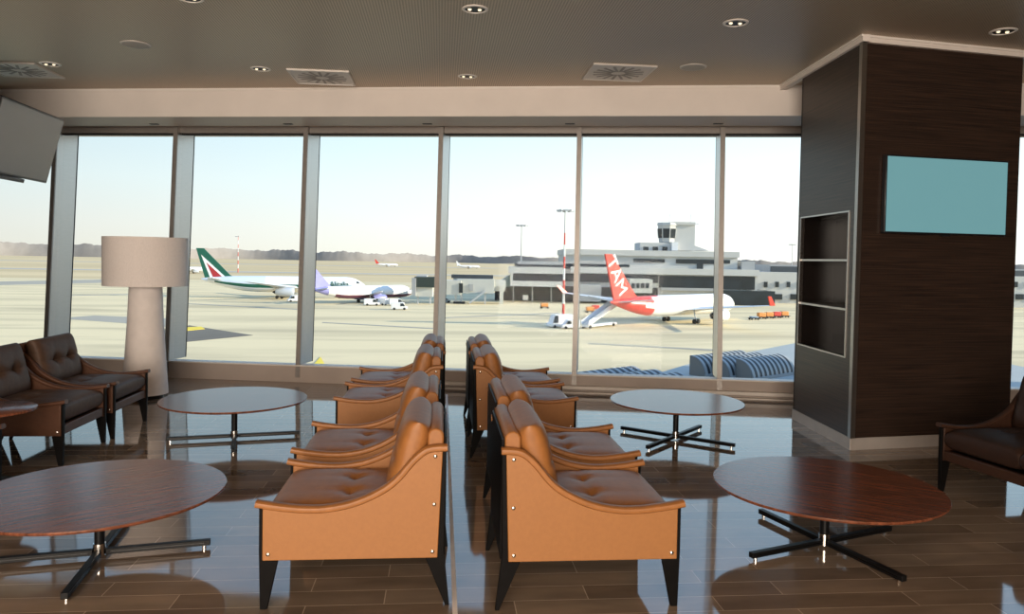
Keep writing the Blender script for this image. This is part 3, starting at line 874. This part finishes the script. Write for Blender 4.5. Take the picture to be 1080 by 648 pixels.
DT = 300
tb = root('terminal_building', at_depth(700, 300, DT), label='long pale terminal building with dark window bands behind the red-tailed airliner', cat='building')
inv = Matrix.Translation(-tb.location)
def tpart(name, mb, mt):
    o = mb.build(name, mt, tb); o.data.transform(inv); return o
x = MB(); pboxg(x, 595, 286.5, 799, DT, 60); tpart('lower_storey', x, 'conc_white')
x = MB(); pboxg(x, 596, 267.5, 778, DT+4, 45); tpart('upper_storey', x, 'conc_white')
x = MB(); pbox(x, 602, 285, 801, 288, DT-1.5, 62); tpart('roof_slab', x, 'conc_white')
x = MB(); pbox(x, 595, 266, 780, 268.6, DT+3, 47); tpart('roof_slab', x, 'conc_white')
for a in ((668, 273.6, 701, 276.6), (713, 274.2, 753, 278), (757, 274.6, 770, 278)):
    x = MB(); pbox(x, *a, DT+3.7, .6); tpart('window_band', x, 'dark_glass')
x = MB(); pbox(x, 735, 278.3, 741.5, 285.5, DT+3.7, .6); tpart('doorway', x, 'dark_glass')
for a in ((695, 292, 753, 303.5), (757, 292.3, 796, 305)):
    x = MB(); pbox(x, *a, DT-.4, .8); tpart('glass_band', x, 'dark_glass')
x = MB(); pbox(x, 757, 307.5, 817, 325, DT-2.5, 20); tpart('dark_glass_block', x, 'dark_glass')
x = MB(); pbox(x, 697, 304.5, 757, 306.5, DT-.8, 2); tpart('ledge', x, 'conc_grey')
x = MB(); pbox(x, 782, 276, 796, 287, DT+3, 12); tpart('rooftop_box', x, 'conc_grey')
x = MB(); pbox(x, 595, 279.2, 664, 283.6, DT+2, 2); tpart('window_band', x, 'dark_glass')
x = MB(); pbox(x, 595, 290, 694, 297, DT-.6, .8); tpart('glass_band', x, 'dark_glass')
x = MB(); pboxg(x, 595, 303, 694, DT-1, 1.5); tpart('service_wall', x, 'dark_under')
x = MB(); pbox(x, 610, 301, 634, 318, DT-9, 7); tpart('annex', x, 'conc_grey')
x = MB(); pbox(x, 664, 295, 688, 309, DT-12, 11); tpart('annex', x, 'bridge')
for k in range(4):
    x = MB(); pbox(x, 666+5*k, 299, 669.5+5*k, 304, DT-12.3, .5); tpart('annex_window', x, 'dark_glass')

rb = root('terminal_building', at_depth(830, 300, 320), label='white two-storey building at the pillar edge with a row of square windows', cat='building')
inv = Matrix.Translation(-rb.location)
def rpart(name, mb, mt):
    o = mb.build(name, mt, rb); o.data.transform(inv); return o
x = MB(); pboxg(x, 796, 290, 1150, 318, 40); rpart('main_block', x, 'conc_white')
x = MB(); pbox(x, 812, 285.5, 1150, 290.5, 325, 30); rpart('roof_storey', x, 'conc_grey')
x = MB(); pbox(x, 813, 287, 1150, 289.6, 324.5, 1); rpart('roof_band', x, 'roof_dark')
for k in range(26):
    x = MB(); pbox(x, 806+12*k, 297.5, 809.5+12*k, 303, 317.6, .6); rpart('window', x, 'dark_glass')
for k in range(18):
    x = MB(); pbox(x, 817+17*k, 310.5, 825+17*k, 316, 317.6, .6); rpart('window', x, 'dark_glass')

ct_ = root('control_tower', at_depth(712, 268, DT+10), label='pale airport control tower with slanted dark cab windows on the terminal roof', cat='tower')
inv = Matrix.Translation(-ct_.location)
def cpart(name, mb, mt, par=None):
    o = mb.build(name, mt, par or ct_); o.data.transform(inv); return o
x = MB(); pbox(x, 675, 256.5, 709, 264.4, DT+8, 14); cpart('base_block', x, 'conc_white')
for k in range(3):
    x = MB(); pbox(x, 678.5+10*k, 260.5, 684+10*k, 264.5, DT+7.7, .5); cpart('base_window', x, 'dark_glass')
x = MB(); pbox(x, 708.5, 255.5, 715, 264.4, DT+6, 15); cpart('white_block', x, 'white_paint')
x = MB(); pbox(x, 711, 236, 732.5, 264.4, DT+10, 12); cpart('shaft', x, 'conc_white')
a, b_, c = at_depth(732, 259, DT+10), at_depth(748, 264.4, DT+10), at_depth(732, 264.4, DT+10)
x = MB().prism([(0, 0), ((b_-c).dot(CR), 0), (0, a.z-c.z)], c, CR, Z, CF, 0, 10); cpart('buttress', x, 'conc_white')
# cab: octagon flaring upwards
cc = at_depth(703.5, 250, DT+12); zt = at_depth(703.5, 238, DT+12).z; zb_ = at_depth(703.5, 256, DT+12).z
k_ = (DT+12)/FOC
def octo(r0, z0, r1, z1):
    m_ = MB(); m_.lathe([(r0, z0), (r1, z1)], 8, (cc.x, cc.y, 0)); return m_
cpart('cab', octo(8.6*k_, zb_, 10.2*k_, zt), 'conc_white')
f0, f1 = .26, .80
cpart('cab_glazing', octo((8.7+1.6*f0)*k_+.1, zb_+(zt-zb_)*f0, (8.7+1.6*f1)*k_+.1, zb_+(zt-zb_)*f1), 'dark_glass')
for k in range(8):
    q_ = 2*PI*k/8
    cpart('cab_mullion', MB().tube([(cc.x+math.cos(q_)*((8.7+1.6*f)*k_+.15), cc.y+math.sin(q_)*((8.7+1.6*f)*k_+.15), zb_+(zt-zb_)*f) for f in (f0, f1)], .18, 8), 'conc_white')
cpart('cab_roof', octo(11.2*k_, zt, 10.4*k_, zt+1.1), 'conc_white')
x = MB(); pbox(x, 709, 234.5, 733.5, 237, DT+9, 14); cpart('roof_slab', x, 'conc_white')
for px in (706, 728):
    p0, p1 = at_depth(px, 236, DT+14), at_depth(px, 226, DT+14)
    cpart('antenna', MB().tube([p0, Vector((p0.x, p0.y, p1.z))], .12, 8), 'mast_grey')
p0 = at_depth(733, 237, DT+12); p1 = at_depth(737, 236.5, DT+12)
cpart('antenna', MB().tube([p0, p1], .12, 8), 'mast_grey')

pr_ = root('pier_building', at_depth(570, 295, 292), label='low terminal pier with dark glass front and open dark undercroft, left of the red-tailed airliner', cat='building')
inv = Matrix.Translation(-pr_.location)
def ppart(name, mb, mt):
    o = mb.build(name, mt, pr_); o.data.transform(inv); return o
x = MB(); pbox(x, 540, 288, 594, 297.5, 292, 18); ppart('glass_front', x, 'dark_glass')
x = MB(); pbox(x, 536, 282.5, 594, 288.3, 291, 20); ppart('fascia', x, 'conc_white')
x = MB(); pbox(x, 543, 278.6, 594, 282.7, 294, 16); ppart('dark_clerestory', x, 'roof_dark')
x = MB(); pbox(x, 546, 276.4, 594, 278.8, 293.5, 17); ppart('roof', x, 'conc_grey')
x = MB(); pbox(x, 538, 297.3, 594, 302, 290.5, 3); ppart('lower_fascia', x, 'conc_white')
x = MB(); pbox(x, 538.5, 288, 540.8, 302, 290.5, 3); ppart('fascia', x, 'conc_white')
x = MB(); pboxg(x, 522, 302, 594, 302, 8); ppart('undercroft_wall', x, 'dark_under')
for k in range(3):
    x = MB(); pboxg(x, 541+20*k, 302, 542.2+20*k, 291, .5); ppart('column', x, 'conc_grey')
x = MB()
a, b_, c, d = at_depth(521, 301, 293), at_depth(538, 290, 293), at_depth(538, 303, 293), at_depth(521, 303, 293)
x.add([a, b_, c, d] + [v + CF*20 for v in (a, b_, c, d)], [(0, 1, 2, 3), (7, 6, 5, 4), (0, 4, 5, 1), (1, 5, 6, 2), (2, 6, 7, 3), (3, 7, 4, 0)]); ppart('sloping_roof', x, 'bridge_green')

# jet bridge in front of the docked airliner
jb = root('jet_bridge', at_depth(500, 310, 275), label='pale jet bridge with stairs and wheeled supports between pier and docked airliner', cat='jet bridge')
inv = Matrix.Translation(-jb.location)
def jpart(name, mb, mt, par=None):
    o = mb.build(name, mt, par or jb); o.data.transform(inv); return o
x = MB(); pbox(x, 482, 295, 521, 309, 275, 4); jpart('tunnel', x, 'bridge')
x = MB(); pbox(x, 505, 296, 533, 307, 279, 4); jpart('outer_tunnel', x, 'bridge')
x = MB(); pbox(x, 466, 296, 486, 311, 273, 6); jpart('cab', x, 'bridge')
x = MB(); pbox(x, 484, 299, 488, 309, 272.6, .6); jpart('cab_window', x, 'dark_glass')
x = MB(); pbox(x, 495, 300, 499, 307, 274.6, .6); jpart('door', x, 'conc_grey')
x = MB(); pbox(x, 476, 290.5, 520, 293.4, 284, 5); jpart('long_roof', x, 'roof_dark')
x = MB(); pbox(x, 478, 293.2, 520, 300, 284.5, 4); jpart('wall_behind', x, 'bridge')
x = MB(); pboxg(x, 527, 301, 531, 277, 3); jpart('rotunda_column', x, 'bridge')
for px in (480, 486, 511):
    x = MB(); pboxg(x, px, 309, px+1.4, 275.5, .6); jpart('support_leg', x, 'mast_grey')
x = MB(); pboxg(x, 478, 318.5, 490, 275, 3); jpart('bogie', x, 'dark_under')
a, b_ = at_depth(512, 307, 274), at_depth(495, 320, 274)
v = (b_-a).normalized()
x = MB(); x.obox(a, v, CF, v.cross(CF), 0, (b_-a).length, -.8, .8, -.3, .3); jpart('stairs', x, 'mast_grey')

# second bridge right at the nose of the docked airliner
jb2 = root('jet_bridge', at_depth(447, 305, 270), label='dark green roofed jet bridge head at the nose of the docked airliner', cat='jet bridge')
inv = Matrix.Translation(-jb2.location)
def jpart2(name, mb, mt):
    o = mb.build(name, mt, jb2); o.data.transform(inv); return o
x = MB(); pbox(x, 437, 292.5, 458, 303, 268, 6); jpart2('canopy', x, 'canopy')
x = MB(); pbox(x, 434, 293.5, 438.5, 312, 267.5, 5); jpart2('bellows', x, 'conc_grey')
x = MB(); pbox(x, 438, 303, 456, 313, 269, 4); jpart2('lower_cab', x, 'bridge')
x = MB(); pbox(x, 439, 291, 450, 292.6, 269, 4); jpart2('roof_unit', x, 'mast_grey')
for px in (440, 453):
    x = MB(); pboxg(x, px, 312, px+1.2, 269.5, .8); jpart2('support_leg', x, 'mast_grey')

# ---- floodlight masts
def mast(px, base_py, top_py, dep, lab, bands):
    p = at_depth(px, base_py, dep); top = at_depth(px, top_py, dep).z
    t = root('floodlight_mast', (p.x, p.y, G), label=lab, cat='mast', group='floodlight masts on the apron')
    H_ = top - G
    n_ = 9
    for k in range(n_):
        z0, z1 = H_*k/n_, H_*(k+1)/n_
        r0, r1 = .42-.26*k/n_, .42-.26*(k+1)/n_
        MB().tube([(0, 0, z0), (0, 0, z1)], [r0, r1], 12).build('pole_section', ('mast_red' if k % 2 == 0 else 'mast_white') if bands > k else 'mast_grey', t, smooth=True)
    MB().lathe([(1.5, H_-.5), (1.7, H_-.45), (1.7, H_-.25), (1.5, H_-.2)], 20).build('head_ring', 'mast_grey', t)
    for k in range(8):
        q_ = 2*PI*k/8
        MB().obox((2.2*math.cos(q_), 2.2*math.sin(q_), H_-.5), (math.cos(q_), math.sin(q_), 0), (-math.sin(q_), math.cos(q_), 0), Z, -.35, .35, -.45, .45, -.25, .35).build('floodlight', 'mast_grey', t)
    return t
mast(594, 333, 221, 226, 'tall floodlight mast with red and white bands standing by the red wingtip', 7)
mast(549.5, 281, 237, 325, 'grey floodlight mast rising behind the low terminal pier', 0)
mast(251, 288, 249, 690, 'distant red and white floodlight mast behind the green-tailed airliner', 9)
mast(834.5, 300, 257.5, 520, 'faint distant floodlight mast close to the pillar edge', 0)

# ---- ground vehicles
def van(px, py, hdg, lab, body='van_white', Lc=5.2, hc=2.3, wc=2.0, cat='van'):
    p = at_z(px, py, G)
    t = root('service_van', p, rad(hdg), label=lab, cat=cat, group='service vehicles on the apron')
    prof = [(-Lc/2, .35), (Lc/2, .35), (Lc/2, 1.0), (Lc/2-.7, 1.15), (Lc/2-1.4, hc), (-Lc/2, hc)]
    MB().prism(prof, (0, 0, 0), (1, 0, 0), Z, (0, 1, 0), -wc/2, wc/2).build('body', body, t, bevel=.08)
    MB().prism([(Lc/2-.80, 1.22), (Lc/2-.80-.0, 1.22), (Lc/2-1.36, hc-.2), (Lc/2-2.3, hc-.2), (Lc/2-2.3, 1.22)], (0, 0, 0), (1, 0, 0), Z, (0, 1, 0), -wc/2-.03, wc/2+.03).build('windows', 'dark_glass', t)
    for wx in (-Lc*.3, Lc*.3):
        for s_ in (-1, 1):
            MB().tube([(wx, s_*(wc/2-.2), .38), (wx, s_*(wc/2+.04), .38)], .38, 14).build('wheel', 'tyre', t)
    return t
for a in ((392, 322.5, 10, 'white service van beside the nose of the docked violet airliner'),
          (401, 322, 150, 'white service van just right of the van at the docked airliner nose'),
          (418, 322.5, 20, 'white low service van under the jet bridge head'),
          (397, 316, 20, 'white service van close under the docked airliner fuselage'),
          (311, 318.5, 200, 'white service van below the engine of the green-tailed airliner'),
          (553.5, 317.5, 90, 'white car parked in the dark undercroft of the pier'),
          (421, 327, 5, 'white service van parked nearest before the jet bridge head')):
    van(*a)
van(590, 345.5, 200, 'large blue-grey service truck in front of the red-tipped wing', 'van_white', 6.5, 3.2, 2.4, 'truck')
van(601, 347, 190, 'small white truck close behind the blue-grey service truck', 'van_white', 4.5, 2.2, 2.0, 'truck')
van(470, 319.5, 0, 'small dark blue tug under the jet bridge stairs', 'van_blue', 3.6, 1.7, 1.8, 'tug')

# passenger steps at the tail of the red-tailed airliner
p = at_z(617, 347, G); p2 = at_z(652, 343, G)
u = (p2-p); u.z = 0; ln = u.length; u.normalize(); v = Vector((-u.y, u.x, 0))
stt = root('passenger_stairs', p, math.atan2(u.y, u.x), label='pale mobile passenger stairs pulled up at the red-tailed airliner', cat='stairs')
MB().prism([(0, 1.0), (ln*.8, 5.3), (ln, 5.3), (ln, 4.9), (ln*.82, 4.9), (.3, .7)], (0, 0, 0), (1, 0, 0), Z, (0, 1, 0), -1, 1).build('ramp', 'bridge', stt)
for s_ in (-1, 1):
    MB().prism([(0, 1.0), (ln*.8, 5.3), (ln, 5.3), (ln, 6.3), (ln*.8, 6.3), (0, 2.0)], (0, 0, 0), (1, 0, 0), Z, (0, 1, 0), s_*1.05-.05, s_*1.05+.05).build('handrail', 'van_white', stt)
MB().box(.0, ln*.85, -.9, .9, .45, .9).build('chassis', 'van_white', stt)
for wx in (.8, ln*.75):
    for s_ in (-1, 1):
        MB().tube([(wx, s_*.8, .45), (wx, s_*1.1, .45)], .45, 14).build('wheel', 'tyre', stt)

GC = 'baggage carts on the apron'
cart0 = None
for i, (px, py, mt, lab) in enumerate(((574, 325.5, 'cart_orange', 'orange baggage cart left of the red and white mast'),
    (622, 330, 'cart_orange', 'orange baggage cart under the left wing of the red-tailed airliner'),
    (628, 328, 'cart_red', 'reddish baggage cart under the left wing of the red-tailed airliner'),
    (803, 336.5, 'cart_orange', 'leftmost orange baggage cart in the line near the pillar'),
    (811, 336, 'cart_orange', 'second orange baggage cart in the line near the pillar'),
    (819, 335.5, 'cart_red', 'red baggage cart in the line near the pillar'),
    (827, 335, 'cart_orange', 'orange baggage cart closest to the pillar in the line'),
    (795, 337.5, 'van_blue', 'dark tug heading the line of baggage carts near the pillar'))):
    p = at_z(px, py, G)
    t = root('baggage_cart', p, rad(8), label=lab, cat='cart', group=GC)
    MB().box(-1.5, 1.5, -.8, .8, .45, .6).build('platform', 'dark_under', t)
    MB().box(-1.2, 1.2, -.7, .7, .6, 1.0 if i == 7 else 1.9).build('load', mt, t, bevel=.15)
    MB().tube([(1.5, 0, .5), (2.3, 0, .45)], .06, 8).build('drawbar', 'tyre', t)
    for wx in (-1, 1):
        for s_ in (-1, 1):
            MB().tube([(wx, s_*.55, .28), (wx, s_*.82, .28)], .28, 12).build('wheel', 'tyre', t)

# ---- lower roof with striped quarter-barrel skylights just outside
ZD = -7.3
def cam_xy(lat, dep): return CR*lat + CF*dep
rf = MB()
pts = [cam_xy(*c) for c in ((2, 45.5), (12, 60.4), (16, 66.5), (30.3, 83), (46, 101), (46, 30), (2, 30))]
n = len(pts)
rf.add([(p.x, p.y, ZD) for p in pts] + [(p.x, p.y, G) for p in pts], [tuple(range(n)), tuple(range(n, 2*n))[::-1]] + [(i, (i+1) % n, n+(i+1) % n, n+i) for i in range(n)])
lr = rf.build('lower_roof', 'deck')
tag(lr, kind='structure')
ax = (CR*.77 + CF*.64).normalized()
def vault(lat, dep, ln, wd_, hgt, lab):
    o = cam_xy(lat, dep); o.z = ZD
    t = root('barrel_skylight', o, math.atan2(ax.y, ax.x), label=lab, cat='skylight', group='striped barrel skylights on the lower roof')
    def arc(w_, h_, n=12): return [(w_*math.sin(PI/2*k/n), h_*math.cos(PI/2*k/n)) for k in range(n+1)]
    # local x along the skylight, local -y towards its curved side
    A = arc(wd_, hgt)
    MB().prism([(0, 0)] + A, (0, 0, 0), (0, -1, 0), Z, (1, 0, 0), 0, ln).build('shell', 'vault_blue', t, smooth=True)
    nr = int(round(ln/.62))
    o_, i_ = arc(wd_+.03, hgt+.03), arc(wd_-.05, hgt-.05)
    m2 = len(o_)
    poly = o_ + i_[::-1]
    for k in range(nr+1):
        xx = ln*k/nr
        V = [(xx-.15, -p[0], p[1]) for p in poly] + [(xx+.15, -p[0], p[1]) for p in poly]
        L2 = len(poly); F = []
        for j in range(m2-1):
            a, b_, c, d = j, j+1, L2-2-j, L2-1-j
            F += [(a, b_, c, d), (L2+a, L2+d, L2+c, L2+b_), (a, L2+a, L2+b_, b_)]
        MB().add(V, F).build('rib', 'vault_rib', t, smooth=True)
    MB().prism([(-.02, 0)] + arc(wd_*.99, hgt*.99) , (0, 0, 0), (0, -1, 0), Z, (1, 0, 0), -.22, -.15).build('end_wall', 'vault_grey', t)
    MB().box(-.2, ln+.2, 0, .1, 0, hgt+.02).build('back_wall', 'vault_grey', t)
    MB().box(-.2, ln+.2, -wd_-.12, -wd_+.06, 0, .22).build('gutter', 'vault_rib', t)
    return t
ux_, uy_ = .77, .64
vault(17.5, 58.0, 5.6, 1.4, 1.5, 'striped blue barrel skylight on the lower roof, closest to the pillar')
vault(16.0, 58.8, 5.6, 1.4, 1.5, 'striped blue barrel skylight on the lower roof, middle of the large ones')
vault(14.3, 59.5, 6.4, 1.4, 1.5, 'striped blue barrel skylight on the lower roof, farthest of the large ones from the pillar')
for lat, dep, lab in ((8.45, 52.8, 'low striped skylight cut by the window sill, its peak just above the tan chairs side'),
                      (9.75, 51.4, 'low striped skylight cut by the window sill, middle of the small ones'),
                      (11.1, 50.3, 'low striped skylight cut by the window sill, closest to the large skylights')):
    vault(lat-5*ux_, dep-5*uy_, 5, 1.45, 1.5, lab)

# our own terminal: storeys under the lounge, the storey above, an unseen wing added to shade the skylights
ob = MB().add([(-70, -40, G), (70, -40, G), (70, -8, G), (9.6, 7.0, G), (-9.2, 10.8, G), (-70, 22.5, G)] + [(-70, -40, -.35), (70, -40, -.35), (70, -8, -.35), (9.6, 7.0, -.35), (-9.2, 10.8, -.35), (-70, 22.5, -.35)],
              [(5, 4, 3, 2, 1, 0), (6, 7, 8, 9, 10, 11), (0, 1, 7, 6), (1, 2, 8, 7), (2, 3, 9, 8), (3, 4, 10, 9), (4, 5, 11, 10), (5, 0, 6, 11)])
tag(ob.build('exterior_wall_base', 'shell'), kind='structure')
ub = MB().box(-12, 14, -40, 6.2, 3.7, 8)
tag(ub.build('exterior_wall_upper', 'shell'), kind='structure')
wb = root('terminal_wing', (66, 34, G), label='terminal wing beyond the pillar window, out to the side of the lower roof', cat='building')
MB().box(-16, 16, -26, 12, 0, 25).build('wing_wall', 'shell', wb)
MB().box(-16.5, 16.5, -26.5, 12.5, 25, 25.6).build('wing_roof', 'roof_dark', wb)

# ------------------------------------------------------------------ light
W = bpy.data.worlds.new('sky'); S.world = W; W.use_nodes = True
nt = W.node_tree; N, Lk = nt.nodes, nt.links
bg = N['Background']
tc = N.new('ShaderNodeTexCoord'); sx = N.new('ShaderNodeSeparateXYZ')
Lk.new(tc.outputs['Generated'], sx.inputs[0])
rp = N.new('ShaderNodeValToRGB')
els = rp.color_ramp.elements
els[0].position = 0; els[0].color = (.66, .645, .575, 1)
els[1].position = 1; els[1].color = (.16, .30, .60, 1)
for p_, c in ((.035, (.66, .67, .63)), (.09, (.61, .69, .70)), (.19, (.46, .61, .70)), (.34, (.34, .50, .68)), (.6, (.24, .40, .66))):
    e = els.new(p_); e.color = c + (1,)
Lk.new(sx.outputs['Z'], rp.inputs['Fac'])
Lk.new(rp.outputs['Color'], bg.inputs['Color'])
mr = N.new('ShaderNodeMapRange')
mr.inputs['From Min'].default_value = -.55; mr.inputs['From Max'].default_value = .75
mr.inputs['To Min'].default_value = .88; mr.inputs['To Max'].default_value = 1.5
Lk.new(sx.outputs['X'], mr.inputs['Value']); Lk.new(mr.outputs['Result'], bg.inputs['Strength'])

def lamp(name, typ, loc, energy, col, **kw):
    d = bpy.data.lights.new(name, typ); d.energy = energy; d.color = col
    for k, v in kw.items(): setattr(d, k, v)
    o = bpy.data.objects.new(name, d); o.location = loc; COL.objects.link(o); return o
sun = lamp('sun', 'SUN', (0, 0, 50), 5.0, (1, .89, .69), angle=rad(.6))
sun.rotation_euler = Vector((.93, -.22, .31)).to_track_quat('Z', 'Y').to_euler()
# added fill behind the viewer: unseen area panels for lounge lights and bounced flash
a = lamp('ceiling_light', 'AREA', (-.6, -1.9, 3.35), 70, (1, .86, .71), shape='RECTANGLE', size=5, size_y=2.6)
a.rotation_euler = (rad(48), 0, 0)
a = lamp('back_wall_light', 'AREA', (-1.4, -4.8, 1.75), 415, (1, .86, .72), shape='RECTANGLE', size=5.2, size_y=3.2)
a.rotation_euler = (rad(90), 0, rad(4))
a.data.spread = rad(150)

S.view_settings.view_transform = 'Standard'
S.view_settings.look = 'None'
S.view_settings.exposure = .55
S.view_settings.gamma = 1
S.view_settings.use_curve_mapping = False
